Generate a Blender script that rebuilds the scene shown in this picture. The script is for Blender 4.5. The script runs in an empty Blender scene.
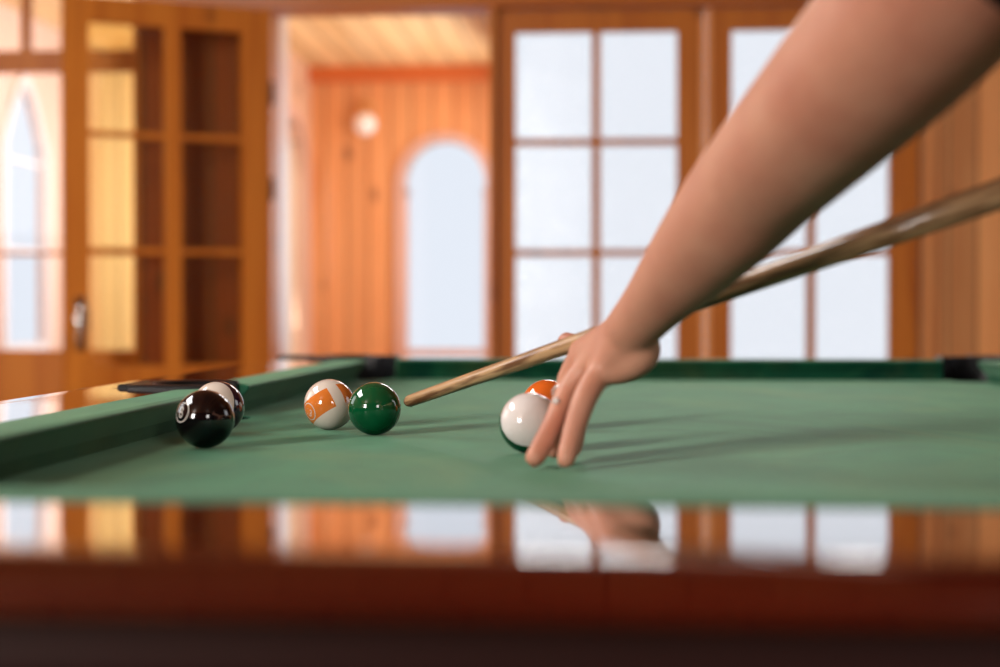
import bpy, bmesh, math
from mathutils import Vector, Matrix
PI = math.pi
S = bpy.context.scene
COL = S.collection

# ------------------------------------------------------------------ camera
BED = 0.76                      # height of the playing surface
EYE = BED + 0.135
F = 1600.0                      # focal length in pixels of the 1000 px wide frame
cam_d = bpy.data.cameras.new('camera')
cam_d.sensor_width = 36.0
cam_d.lens = F * 36.0 / 1000.0
cam_d.dof.use_dof = True
cam_d.dof.focus_distance = 1.725
cam_d.dof.aperture_fstop = 2.9
cam_d.clip_start = 0.02
cam = bpy.data.objects.new('camera', cam_d)
COL.objects.link(cam)
cam.location = (0, 0, EYE)
YAW = math.atan(107.0 / F); PITCH = math.atan(23.5 / F)
cam.rotation_euler = (PI / 2 - PITCH, 0, YAW)
S.camera = cam
R_CAM = Matrix.Rotation(YAW, 3, 'Z') @ Matrix.Rotation(PI / 2 - PITCH, 3, 'X')


def P(px, py, y):
    """the point in the room at depth y that is seen at (px, py)"""
    d = R_CAM @ Vector(((px - 500) / F, (333.5 - py) / F, -1.0))
    return Vector((0, 0, EYE)) + d * (y / d.y)


# ------------------------------------------------------------------ world, exposure
W = bpy.data.worlds.new('world'); S.world = W
W.use_nodes = True
bg = W.node_tree.nodes['Background']
bg.inputs[0].default_value = (0.84, 0.90, 1.0, 1)
bg.inputs[1].default_value = 1.05
S.view_settings.view_transform = 'Standard'
S.view_settings.look = 'None'
S.view_settings.gamma = 1.0
S.view_settings.use_curve_mapping = False
S.view_settings.exposure = 0.0
S.cycles.use_denoising = True
S.cycles.max_bounces = 8
S.cycles.transparent_max_bounces = 16
S.cycles.sample_clamp_indirect = 8.0


# ------------------------------------------------------------------ lights (rear window daylight, then added fill lights)
def area(name, loc, target, sx, sy, radiance, color):
    ld = bpy.data.lights.new(name, 'AREA')
    ld.shape = 'RECTANGLE'; ld.size = sx; ld.size_y = sy
    ld.energy = radiance * PI * sx * sy
    ld.color = color
    o = bpy.data.objects.new(name, ld); COL.objects.link(o)
    o.location = loc
    d = Vector(target) - Vector(loc)
    o.rotation_euler = d.to_track_quat('-Z', 'Y').to_euler()
    return o


REAR_Y = -2.6
REAR = [(-3.1, 1.95, 1.0, 1.25, 40.0), (1.50, 1.9, 0.8, 0.95, 9.0)]   # x, z, width, height, radiance
for (x, z, w, h, L) in REAR:
    area('rear_window_daylight', (x, REAR_Y + 0.06, z), (x * 0.3, 2.5, 1.0), w, h, L, (1.0, 0.95, 0.90))
# added fill lights at the unseen side walls brighten the timber
area('side_fill_light', (-3.5, 3.2, 2.0), (1.0, 4.4, 1.0), 1.6, 1.3, 1.6, (1.0, 0.97, 0.94))
area('side_fill_light', (3.5, 3.0, 1.9), (0.5, 5.4, 1.3), 1.6, 1.3, 1.4, (1.0, 0.97, 0.94))
area('bay_fill_light', (-0.56, 7.7, 1.45), (-1.55, 7.8, 1.4), 1.7, 1.3, 2.9, (1.0, 0.94, 0.90))  # added fill that brightens the bay, on its unseen right side
area('porch_fill_light', (-1.80, 7.9, 1.5), (-3.0, 8.0, 1.4), 1.7, 1.4, 4.0, (1.0, 0.96, 0.95))  # added fill standing inside the porch to brighten its walls


# added top light in an unseen ceiling opening left of the table
TOP_FILL = (-2.6, 2.3, 1.2, 2.2)             # x, y, size x, size y
area('top_fill_light', (TOP_FILL[0], TOP_FILL[1], 2.99), (TOP_FILL[0], TOP_FILL[1] + 0.001, 0), TOP_FILL[2] - 0.1, TOP_FILL[3] - 0.1, 15.0, (1.0, 0.98, 0.95))
# added back lights in unseen transoms over the glazed doors
for tp_ in (553.5, 638.5, 769.5, 852.5):
    tx_ = P(tp_, 310, 6.2).x
    area('back_fill_light', (tx_, 6.19, 2.50), (tx_ * 0.6, 2.0, 0.76), 0.29, 0.33, 12.0, (1.0, 0.97, 0.92))


# ------------------------------------------------------------------ helpers
def link(name, me, mats, parent=None, loc=None):
    o = bpy.data.objects.new(name, me); COL.objects.link(o)
    for m in (mats if isinstance(mats, (list, tuple)) else [mats]):
        me.materials.append(m)
    if parent is not None: o.parent = parent
    if loc is not None: o.location = loc
    return o


def finish(bm, name, mats, parent=None, loc=None, smooth=False, bevel=0.0, seg=2):
    me = bpy.data.meshes.new(name)
    bmesh.ops.recalc_face_normals(bm, faces=bm.faces)
    if loc is not None:
        bmesh.ops.translate(bm, verts=bm.verts, vec=-Vector(loc))
    bm.to_mesh(me); bm.free()
    if smooth:
        me.polygons.foreach_set('use_smooth', [True] * len(me.polygons))
    o = link(name, me, mats, parent, loc)
    if bevel:
        b = o.modifiers.new('bevel', 'BEVEL'); b.width = bevel; b.segments = seg; b.limit_method = 'ANGLE'
    return o


def tag(o, label=None, cat=None, group=None, kind=None):
    if label: o['label'] = label
    if cat: o['category'] = cat
    if group: o['group'] = group
    if kind: o['kind'] = kind
    return o


def empty(name, loc, label=None, cat=None, group=None, kind=None):
    o = bpy.data.objects.new(name, None); COL.objects.link(o); o.location = loc
    o.empty_display_size = 0.05
    return tag(o, label, cat, group, kind)


def box(bm, x0, x1, y0, y1, z0, z1, mi=0):
    vs = [bm.verts.new(c) for c in ((x0, y0, z0), (x1, y0, z0), (x1, y1, z0), (x0, y1, z0), (x0, y0, z1), (x1, y0, z1), (x1, y1, z1), (x0, y1, z1))]
    for f in ((0, 3, 2, 1), (4, 5, 6, 7), (0, 1, 5, 4), (1, 2, 6, 5), (2, 3, 7, 6), (3, 0, 4, 7)):
        bm.faces.new([vs[i] for i in f]).material_index = mi


def slab(bm, pts, fr, t, mi=0):
    """extrude the 2-D polygon pts (u, v) by thickness t; fr(u, v, w) gives the point"""
    a = [bm.verts.new(fr(u, v, 0)) for u, v in pts]
    b = [bm.verts.new(fr(u, v, t)) for u, v in pts]
    bm.faces.new(a).material_index = mi
    bm.faces.new(list(reversed(b))).material_index = mi
    n = len(pts)
    for i in range(n):
        bm.faces.new((a[i], b[i], b[(i + 1) % n], a[(i + 1) % n])).material_index = mi


def sbox(bm, u0, u1, v0, v1, fr, t, mi=0, w0=0.0):
    f2 = (lambda u, v, w: fr(u, v, w + w0))
    slab(bm, [(u0, v0), (u1, v0), (u1, v1), (u0, v1)], f2, t, mi)


def frame_fn(o, du, dn=None):
    """wall frame: origin o, horizontal direction du, normal dn; v is up"""
    du = Vector(du).normalized()
    dn = Vector(dn).normalized() if dn is not None else Vector((-du.y, du.x, 0))
    o = Vector(o)
    return lambda u, v, w: o + du * u + dn * w + Vector((0, 0, v))


def arch_pts(uc, hw, vs, rise, n=20, pointed=False):
    out = []
    for i in range(n + 1):
        a = PI - PI * i / n
        if pointed:
            s = abs(math.cos(a)) ; r = rise * (1 - s ** 1.5)
            out.append((uc + hw * math.cos(a), vs + r))
        else:
            out.append((uc + hw * math.cos(a), vs + rise * math.sin(a)))
    return out


def wall_with_arch(bm, u0, u1, v0, v1, uc, hw, vb, vs, rise, fr, t, pointed=False):
    sbox(bm, u0, uc - hw, v0, v1, fr, t)
    sbox(bm, uc + hw, u1, v0, v1, fr, t)
    sbox(bm, uc - hw, uc + hw, v0, vb, fr, t)
    ap = arch_pts(uc, hw, vs, rise, 20, pointed)
    for (a, b) in zip(ap[:-1], ap[1:]):
        slab(bm, [a, b, (b[0], v1), (a[0], v1)], fr, t)


def arch_frame(bm, uc, hw, vb, vs, rise, fr, t, wd, pointed=False, sill=True):
    """casing that runs up both sides and over the arch"""
    sbox(bm, uc - hw - wd, uc - hw, vb, vs, fr, t)
    sbox(bm, uc + hw, uc + hw + wd, vb, vs, fr, t)
    a = arch_pts(uc, hw, vs, rise, 20, pointed); b = arch_pts(uc, hw + wd, vs, rise + wd, 20, pointed)
    for i in range(20):
        slab(bm, [a[i], b[i], b[i + 1], a[i + 1]], fr, t)
    if sill: sbox(bm, uc - hw - wd, uc + hw + wd, vb - wd, vb, fr, t)


# ------------------------------------------------------------------ materials
def new_mat(name):
    m = bpy.data.materials.new(name); m.use_nodes = True
    nt = m.node_tree; b = nt.nodes['Principled BSDF']
    return m, nt, b


def plain(name, col, rough=0.5, metal=0.0, coat=0.0, spec=0.5, coat_rough=0.03):
    m, nt, b = new_mat(name)
    b.inputs['Base Color'].default_value = (*col, 1)
    b.inputs['Roughness'].default_value = rough
    b.inputs['Metallic'].default_value = metal
    b.inputs['Coat Weight'].default_value = coat
    b.inputs['Coat Roughness'].default_value = coat_rough
    b.inputs['Specular IOR Level'].default_value = spec
    return m


def math_node(nt, op, a, b=None, c=None):
    n = nt.nodes.new('ShaderNodeMath'); n.operation = op
    for i, v in enumerate((a, b, c)):
        if v is None: continue
        if isinstance(v, (int, float)): n.inputs[i].default_value = v
        else: nt.links.new(v, n.inputs[i])
    return n.outputs[0]


def wood(name, c_dark, c_light, axis='Z', plank=None, plank_axis='X', rough=0.4, coat=0.3, knots=True, tone=0.5, spec=0.5):
    """pine: streaks along axis, knots, boards of width plank with a groove between them"""
    m, nt, b = new_mat(name); L = nt.links
    geo = nt.nodes.new('ShaderNodeTexCoord')
    mp = nt.nodes.new('ShaderNodeMapping')
    sc = {'X': (0.6, 9, 9), 'Y': (9, 0.6, 9), 'Z': (9, 9, 0.6)}[axis]
    mp.inputs['Scale'].default_value = sc
    L.new(geo.outputs['Object'], mp.inputs['Vector'])
    nz = nt.nodes.new('ShaderNodeTexNoise'); nz.inputs['Scale'].default_value = 1.6; nz.inputs['Detail'].default_value = 5; nz.inputs['Distortion'].default_value = 1.2
    L.new(mp.outputs[0], nz.inputs['Vector'])
    cr = nt.nodes.new('ShaderNodeValToRGB')
    cr.color_ramp.elements[0].position = 0.3; cr.color_ramp.elements[0].color = (*c_dark, 1)
    cr.color_ramp.elements[1].position = 0.72; cr.color_ramp.elements[1].color = (*c_light, 1)
    L.new(nz.outputs[0], cr.inputs[0])
    colour = cr.outputs[0]
    if knots:
        mk = nt.nodes.new('ShaderNodeMapping')
        s2 = {'X': (1.6, 5, 5), 'Y': (5, 1.6, 5), 'Z': (5, 5, 2.6)}[axis]
        mk.inputs['Scale'].default_value = s2
        L.new(geo.outputs['Object'], mk.inputs['Vector'])
        vo = nt.nodes.new('ShaderNodeTexVoronoi'); vo.inputs['Scale'].default_value = 1.0
        L.new(mk.outputs[0], vo.inputs['Vector'])
        kr = nt.nodes.new('ShaderNodeValToRGB')
        kr.color_ramp.elements[0].position = 0.06; kr.color_ramp.elements[0].color = (1, 1, 1, 1)
        kr.color_ramp.elements[1].position = 0.17; kr.color_ramp.elements[1].color = (0, 0, 0, 1)
        L.new(vo.outputs['Distance'], kr.inputs[0])
        mx = nt.nodes.new('ShaderNodeMix'); mx.data_type = 'RGBA'
        L.new(math_node(nt, 'MULTIPLY', kr.outputs[0], 0.75), mx.inputs['Factor'])
        L.new(colour, mx.inputs['A'])
        mx.inputs['B'].default_value = (c_dark[0] * 0.28, c_dark[1] * 0.2, c_dark[2] * 0.2, 1)
        colour = mx.outputs['Result']
    if plank:
        sp = nt.nodes.new('ShaderNodeSeparateXYZ'); L.new(geo.outputs['Object'], sp.inputs[0])
        q = math_node(nt, 'DIVIDE', sp.outputs[plank_axis], plank)
        fr = math_node(nt, 'FRACT', q)
        fl = math_node(nt, 'FLOOR', q)
        wn = nt.nodes.new('ShaderNodeTexWhiteNoise'); wn.noise_dimensions = '1D'; L.new(fl, wn.inputs['W'])
        k = math_node(nt, 'MULTIPLY_ADD', wn.outputs['Value'], tone, 1.0 - tone * 0.5)
        g = math_node(nt, 'LESS_THAN', math_node(nt, 'ABSOLUTE', math_node(nt, 'SUBTRACT', fr, 0.5)), 0.46)
        g2 = math_node(nt, 'MULTIPLY_ADD', g, 0.6, 0.4)
        kk = math_node(nt, 'MULTIPLY', k, g2)
        vm = nt.nodes.new('ShaderNodeVectorMath'); vm.operation = 'SCALE'
        L.new(colour, vm.inputs[0]); L.new(kk, vm.inputs['Scale'])
        colour = vm.outputs[0]
        bp = nt.nodes.new('ShaderNodeBump'); bp.inputs['Strength'].default_value = 0.4; bp.inputs['Distance'].default_value = 0.004
        L.new(g, bp.inputs['Height']); L.new(bp.outputs[0], b.inputs['Normal'])
    L.new(colour, b.inputs['Base Color'])
    b.inputs['Roughness'].default_value = rough
    b.inputs['Coat Weight'].default_value = coat
    b.inputs['Coat Roughness'].default_value = 0.12
    b.inputs['Specular IOR Level'].default_value = spec
    return m


M_FRAME = wood('varnished_pine_frame', (0.48, 0.125, 0.010), (0.66, 0.215, 0.022), 'Z', rough=0.45, coat=0.08, spec=0.3)
M_FRAME_H = wood('varnished_pine_rail', (0.46, 0.115, 0.010), (0.62, 0.19, 0.02), 'X', rough=0.45, coat=0.08, spec=0.3)
M_WALL = wood('pine_wall_boards', (0.74, 0.27, 0.07), (0.90, 0.42, 0.145), 'Z', 0.108, 'X', rough=0.5)
M_SHADEWALL = wood('shaded_pine_boards', (0.16, 0.014, 0.002), (0.24, 0.028, 0.004), 'Z', 0.14, 'X', rough=0.6, coat=0.0)  # pine behind the open leaf, its shade put into the colour
M_REAR = wood('dimmed_wall_boards', (0.10, 0.035, 0.012), (0.17, 0.06, 0.02), 'Z', 0.14, 'X', rough=0.6, coat=0.0)  # unseen walls darkened in colour to dim ball reflections and bounce
M_BAYWALL = wood('bay_pine_boards', (0.76, 0.30, 0.10), (0.88, 0.42, 0.17), 'Z', 0.12, 'X', rough=0.55, coat=0.1, tone=0.14)
M_BAYSIDE = wood('bay_side_boards', (0.80, 0.50, 0.32), (0.88, 0.60, 0.42), 'Z', 0.12, 'Y', rough=0.55, coat=0.1, tone=0.15)
M_BAYCEIL = wood('pale_ceiling_boards', (0.88, 0.58, 0.26), (0.95, 0.72, 0.40), 'Y', 0.14, 'X', rough=0.5, coat=0.1, knots=False, tone=0.25)
M_BEAM = wood('red_pine_beam', (0.62, 0.12, 0.02), (0.74, 0.2, 0.04), 'X', rough=0.5, knots=False)
M_PORCH = wood('bleached_porch_boards', (0.78, 0.52, 0.40), (0.86, 0.62, 0.50), 'Z', 0.16, 'Y', rough=0.6, coat=0.0, knots=False, tone=0.1)
M_FLOOR = wood('floor_boards', (0.30, 0.12, 0.04), (0.45, 0.20, 0.07), 'Y', 0.12, 'X', rough=0.35)
M_CEIL = wood('ceiling_boards', (0.30, 0.12, 0.04), (0.42, 0.18, 0.06), 'Y', 0.14, 'X', rough=0.5)
M_CASING = plain('pale_window_casing', (0.74, 0.46, 0.36), 0.4, coat=0.3)
M_WHITE = plain('white_painted_trim', (0.86, 0.84, 0.86), 0.35, coat=0.3)
M_BLACK = plain('black_moulded_pocket', (0.006, 0.006, 0.007), 0.32)
M_LEATHER = plain('black_pocket_lining', (0.004, 0.004, 0.004), 0.9, spec=0.1)
M_METAL = plain('nickel', (0.75, 0.72, 0.68), 0.2, 1.0)


def mahogany():
    m, nt, b = new_mat('polished_mahogany'); L = nt.links
    tc = nt.nodes.new('ShaderNodeTexCoord'); mp = nt.nodes.new('ShaderNodeMapping')
    mp.inputs['Scale'].default_value = (2.0, 14, 14)
    L.new(tc.outputs['Object'], mp.inputs[0])
    nz = nt.nodes.new('ShaderNodeTexNoise'); nz.inputs['Scale'].default_value = 1.5; nz.inputs['Detail'].default_value = 4
    L.new(mp.outputs[0], nz.inputs['Vector'])
    cr = nt.nodes.new('ShaderNodeValToRGB')
    cr.color_ramp.elements[0].position = 0.3; cr.color_ramp.elements[0].color = (0.045, 0.003, 0.0015, 1)
    cr.color_ramp.elements[1].position = 0.75; cr.color_ramp.elements[1].color = (0.10, 0.008, 0.003, 1)
    L.new(nz.outputs[0], cr.inputs[0]); L.new(cr.outputs[0], b.inputs['Base Color'])
    b.inputs['Roughness'].default_value = 0.06
    b.inputs['IOR'].default_value = 1.6
    b.inputs['Coat Weight'].default_value = 1.0
    b.inputs['Coat IOR'].default_value = 1.7
    b.inputs['Coat Roughness'].default_value = 0.02
    return m


M_MAHOG = mahogany()
M_RAIL_SHADE = plain('rail_shade_dark', (0.018, 0.0025, 0.002), 0.4)  # shade under the rail is put into this dark colour


def cloth():
    m, nt, b = new_mat('green_baize'); L = nt.links
    tc = nt.nodes.new('ShaderNodeTexCoord')
    mp = nt.nodes.new('ShaderNodeMapping'); mp.inputs['Scale'].default_value = (1.0, 0.45, 1.0); mp.inputs['Rotation'].default_value = (0, 0, 0.5)
    L.new(tc.outputs['Object'], mp.inputs[0])
    nz = nt.nodes.new('ShaderNodeTexNoise'); nz.inputs['Scale'].default_value = 7; nz.inputs['Detail'].default_value = 6; nz.inputs['Roughness'].default_value = 0.6; nz.inputs['Distortion'].default_value = 1.5
    L.new(mp.outputs[0], nz.inputs['Vector'])
    cr = nt.nodes.new('ShaderNodeValToRGB')
    cr.color_ramp.elements[0].position = 0.33; cr.color_ramp.elements[0].color = (0.001, 0.050, 0.032, 1)
    cr.color_ramp.elements[1].position = 0.70; cr.color_ramp.elements[1].color = (0.013, 0.125, 0.060, 1)
    L.new(nz.outputs[0], cr.inputs[0])
    n2 = nt.nodes.new('ShaderNodeTexNoise'); n2.inputs['Scale'].default_value = 420; n2.inputs['Detail'].default_value = 2
    L.new(tc.outputs['Object'], n2.inputs['Vector'])
    vm = nt.nodes.new('ShaderNodeVectorMath'); vm.operation = 'SCALE'
    n3 = nt.nodes.new('ShaderNodeTexNoise'); n3.inputs['Scale'].default_value = 3.2; n3.inputs['Detail'].default_value = 5; n3.inputs['Distortion'].default_value = 2.0
    L.new(mp.outputs[0], n3.inputs['Vector'])
    r3 = nt.nodes.new('ShaderNodeValToRGB'); r3.color_ramp.elements[0].position = 0.48; r3.color_ramp.elements[1].position = 0.72
    L.new(n3.outputs[0], r3.inputs[0])
    wm = nt.nodes.new('ShaderNodeMix'); wm.data_type = 'RGBA'
    L.new(math_node(nt, 'MULTIPLY', r3.outputs[0], 0.6), wm.inputs['Factor']); L.new(cr.outputs[0], wm.inputs['A']); wm.inputs['B'].default_value = (0.10, 0.13, 0.045, 1)
    L.new(wm.outputs['Result'], vm.inputs[0]); L.new(math_node(nt, 'MULTIPLY_ADD', n2.outputs[0], 0.7, 0.65), vm.inputs['Scale'])
    L.new(vm.outputs[0], b.inputs['Base Color'])
    b.inputs['Roughness'].default_value = 0.62
    b.inputs['Specular IOR Level'].default_value = 0.22
    b.inputs['Specular Tint'].default_value = (0.85, 0.95, 0.8, 1)
    b.inputs['Sheen Weight'].default_value = 0.33
    b.inputs['Sheen Roughness'].default_value = 0.36
    b.inputs['Sheen Tint'].default_value = (0.48, 0.92, 0.58, 1)
    bp = nt.nodes.new('ShaderNodeBump'); bp.inputs['Strength'].default_value = 0.25; bp.inputs['Distance'].default_value = 0.0006
    L.new(n2.outputs[0], bp.inputs['Height']); L.new(bp.outputs[0], b.inputs['Normal'])
    return m


M_CLOTH = cloth()


def glass(name, tint, scatter=0.0, rough_gloss=0.02, shine=1.0):
    m, nt, b = new_mat(name); L = nt.links
    nt.nodes.remove(b)
    out = nt.nodes['Material Output']
    tr = nt.nodes.new('ShaderNodeBsdfTransparent'); tr.inputs[0].default_value = (*tint, 1)
    gl = nt.nodes.new('ShaderNodeBsdfGlossy'); gl.inputs['Roughness'].default_value = rough_gloss
    fz = nt.nodes.new('ShaderNodeFresnel'); fz.inputs[0].default_value = 1.45
    tl = nt.nodes.new('ShaderNodeBsdfTranslucent'); tl.inputs[0].default_value = (*tint, 1)
    m1 = nt.nodes.new('ShaderNodeMixShader'); m1.inputs[0].default_value = scatter
    L.new(tr.outputs[0], m1.inputs[1]); L.new(tl.outputs[0], m1.inputs[2])
    m2 = nt.nodes.new('ShaderNodeMixShader')
    L.new(math_node(nt, 'MULTIPLY', fz.outputs[0], shine), m2.inputs[0]); L.new(m1.outputs[0], m2.inputs[1]); L.new(gl.outputs[0], m2.inputs[2])
    L.new(m2.outputs[0], out.inputs[0])
    if scatter > 0:
        tc = nt.nodes.new('ShaderNodeTexCoord')
        vo = nt.nodes.new('ShaderNodeTexVoronoi'); vo.inputs['Scale'].default_value = 60
        L.new(tc.outputs['Object'], vo.inputs['Vector'])
        bp = nt.nodes.new('ShaderNodeBump'); bp.inputs['Strength'].default_value = 0.6; bp.inputs['Distance'].default_value = 0.004
        L.new(vo.outputs['Distance'], bp.inputs['Height']); L.new(bp.outputs[0], gl.inputs['Normal'])
    return m


M_CLEAR = glass('clear_glass', (0.98, 0.98, 0.98))
M_PANE = glass('patterned_glass', (0.99, 0.98, 0.97), 0.01, 0.1)
M_AMBER = glass('amber_patterned_glass', (1.0, 0.94, 0.68), 0.02, 0.12, 0.3)

# ------------------------------------------------------------------ the room shell
T = 0.14
BW = 6.2                                # inner face of the far wall
XL, XR, ZC = -3.7, 3.7, 2.95


def struct(bm, name, mat, label=None, **k):
    o = finish(bm, name, mat, **k)
    o['kind'] = 'structure'
    return o


bm = bmesh.new(); box(bm, XL - 0.3, XR + 0.3, REAR_Y - 0.3, 9.6, -0.1, 0.0); struct(bm, 'floor', M_FLOOR)
bm = bmesh.new()
sx0, sx1, sy0, sy1 = TOP_FILL[0] - TOP_FILL[2] / 2, TOP_FILL[0] + TOP_FILL[2] / 2, TOP_FILL[1] - TOP_FILL[3] / 2, TOP_FILL[1] + TOP_FILL[3] / 2
box(bm, XL - 0.3, XR + 0.3, REAR_Y - 0.3, sy0, ZC, ZC + 0.1); box(bm, XL - 0.3, XR + 0.3, sy1, BW + T, ZC, ZC + 0.1)
box(bm, XL - 0.3, sx0, sy0, sy1, ZC, ZC + 0.1); box(bm, sx1, XR + 0.3, sy0, sy1, ZC, ZC + 0.1)
struct(bm, 'ceiling', M_CEIL)
bm = bmesh.new()
for (a_, b_, c_, d_) in ((sx0, sx1, sy0, sy0 + 0.05), (sx0, sx1, sy1 - 0.05, sy1), (sx0, sx0 + 0.05, sy0, sy1), (sx1 - 0.05, sx1, sy0, sy1), (TOP_FILL[0] - 0.02, TOP_FILL[0] + 0.02, sy0, sy1)):
    box(bm, a_, b_, c_, d_, ZC + 0.01, ZC + 0.03)
struct(bm, 'window_12', M_FRAME)  # frame of the added top light opening


def wall_with_rects(name, mat, fr, u0, u1, v0, v1, holes, t):
    """a wall with rectangular openings (u0, u1, v0, v1), sorted along u"""
    bm = bmesh.new(); u = u0
    for (a, b_, c, d) in holes:
        sbox(bm, u, a, v0, v1, fr, t)
        if c > v0: sbox(bm, a, b_, v0, c, fr, t)
        if d < v1: sbox(bm, a, b_, d, v1, fr, t)
        u = b_
    sbox(bm, u, u1, v0, v1, fr, t)
    return struct(bm, name, mat)


def plain_window(name, fr, a, b_, c, d):
    """a two-sash timber window in an opening of the wall frame fr"""
    bm = bmesh.new(); s = 0.05
    sbox(bm, a, b_, c, c + s, fr, 0.06); sbox(bm, a, b_, d - s, d, fr, 0.06)
    sbox(bm, a, a + s, c + s, d - s, fr, 0.06); sbox(bm, b_ - s, b_, c + s, d - s, fr, 0.06)
    sbox(bm, (a + b_) / 2 - 0.02, (a + b_) / 2 + 0.02, c + s, d - s, fr, 0.06)
    return struct(bm, name, M_FRAME)


# rear wall (behind the photographer) with the three windows that show as highlights in the balls
frR = frame_fn((0, REAR_Y, 0), (1, 0, 0), (0, -1, 0))
holes = [(x - w / 2, x + w / 2, z - h / 2, z + h / 2) for (x, z, w, h, L) in REAR]
wall_with_rects('wall_rear', M_REAR, frR, XL, XR, 0, ZC, holes, T)
for i, hh in enumerate(holes):
    plain_window('window_%d' % (i + 1), frame_fn((0, REAR_Y - 0.05, 0), (1, 0, 0), (0, -1, 0)), *hh)
frL = frame_fn((XL, REAR_Y, 0), (0, 1, 0), (-1, 0, 0))
wall_with_rects('wall_left', M_REAR, frL, 0, BW - REAR_Y + T, 0, ZC, [(5.0, 6.6, 1.3, 2.6)], T)
plain_window('window_4', frame_fn((XL - 0.03, REAR_Y, 0), (0, 1, 0), (-1, 0, 0)), 5.0, 6.6, 1.3, 2.6)  # unseen window added around the left fill light
frQ = frame_fn((XR, REAR_Y, 0), (0, 1, 0), (1, 0, 0))
wall_with_rects('wall_right', M_REAR, frQ, 0, BW - REAR_Y + T, 0, ZC, [(4.8, 6.4, 1.2, 2.5)], T)
plain_window('window_5', frame_fn((XR + 0.03, REAR_Y, 0), (0, 1, 0), (1, 0, 0)), 4.8, 6.4, 1.2, 2.5)  # unseen window added around the right fill light

# far wall: openings, from left to right
fb = frame_fn((0, BW, 0), (1, 0, 0), (0, 1, 0))         # u = x, v = z, w into the wall
fx = lambda px: P(px, 310, BW).x
fz = lambda py: P(500, py, BW).z
xo0, xo1 = fx(-75), fx(139)             # glazed opening on the left
xd0, xd1 = fx(273), fx(490)             # doorway
xg1 = fx(920)                           # right end of the pair of glazed doors
z_head = fz(8)
bm = bmesh.new()
sbox(bm, XL, xo0, 0, ZC, fb, T)
sbox(bm, xo1, xd0 - 0.002, 0, ZC, fb, T)
sbox(bm, xo0, xo1, 2.45, ZC, fb, T)
TRZ0, TRZ1 = 2.29, 2.71
sbox(bm, xd0, -0.40, z_head + 0.11, ZC, fb, T)
sbox(bm, -0.40, xg1, z_head + 0.11, TRZ0, fb, T); sbox(bm, -0.40, xg1, TRZ1, ZC, fb, T)
sbox(bm, 0.33, 0.43, TRZ0, TRZ1, fb, T)
sbox(bm, xg1 + 0.0005, XR, 0, ZC, fb, T)
struct(bm, 'wall_back', M_WALL)
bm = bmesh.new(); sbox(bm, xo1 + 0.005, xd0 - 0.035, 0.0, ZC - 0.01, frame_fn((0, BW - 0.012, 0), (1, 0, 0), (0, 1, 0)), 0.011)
struct(bm, 'wall_back_shade', M_SHADEWALL)  # thin sheet that carries the painted shade behind the leaf
bm = bmesh.new()
sbox(bm, xo1 + 0.0, xg1 + 0.05, z_head, z_head + 0.11, frame_fn((0, BW - 0.03, 0), (1, 0, 0), (0, 1, 0)), 0.03 + T)
struct(bm, 'trim_1', M_FRAME_H)
bm = bmesh.new()   # casing board at the right of the glazed doors
sbox(bm, xg1, xg1 + 0.055, 0, z_head, frame_fn((0, BW - 0.03, 0), (1, 0, 0), (0, 1, 0)), 0.03)
struct(bm, 'trim_2', M_WALL)
bm = bmesh.new()   # left door post
sbox(bm, xd0 - 0.035, xd0, 0, z_head, frame_fn((0, BW - 0.035, 0), (1, 0, 0), (0, 1, 0)), 0.035 + T)
struct(bm, 'trim_3', M_FRAME)
bm = bmesh.new()   # right door post
sbox(bm, xd1, fx(496), 0, z_head, frame_fn((0, BW - 0.02, 0), (1, 0, 0), (0, 1, 0)), 0.02 + T)
struct(bm, 'trim_4', M_FRAME)
bm = bmesh.new()   # white reveal between the room and the bay
box(bm, xd0 - 0.03, xd0 - 0.004, BW + T, BW + 0.33, 0, 2.3)
struct(bm, 'trim_5', M_WHITE)
bm = bmesh.new(); box(bm, XL, XR, BW - 0.02, BW - 0.001, 0, 0.12)
# skirting only where there is wall
bm.free()
bm = bmesh.new(); sbox(bm, xg1 + 0.056, XR, 0, 0.12, frame_fn((0, BW - 0.02, 0), (1, 0, 0), (0, 1, 0)), 0.019)
struct(bm, 'baseboard_back', M_FRAME_H)


def glazed_leaf(name, fr, x0, x1, z0, z1, cols, rows, t, mat_w, mat_g, pane_name='pane', rail=None):
    """a door or window leaf. cols and rows: clear pane spans. The bars between them are real."""
    bm = bmesh.new()
    cs = [x0] + [c for ab in cols for c in ab] + [x1]
    rs = [z0] + [r for ab in rows for r in ab] + [z1]
    for i in range(0, len(cs), 2):
        sbox(bm, cs[i], cs[i + 1], z0, z1, fr, t)
    for (a, b_) in cols:
        for i in range(0, len(rs), 2):
            sbox(bm, a, b_, rs[i], rs[i + 1], fr, t * (1 if i in (0, len(rs) - 2) else 0.8), 0, 0 if i in (0, len(rs) - 2) else t * 0.1)
    o = struct(bm, name, mat_w)
    for (a, b_) in cols:
        for (c, d) in rows:
            g = bmesh.new(); sbox(g, a, b_, c, d, fr, 0.004, 0, t * 0.5 - 0.002)
            finish(g, pane_name, mat_g, o)
    return o


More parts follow.
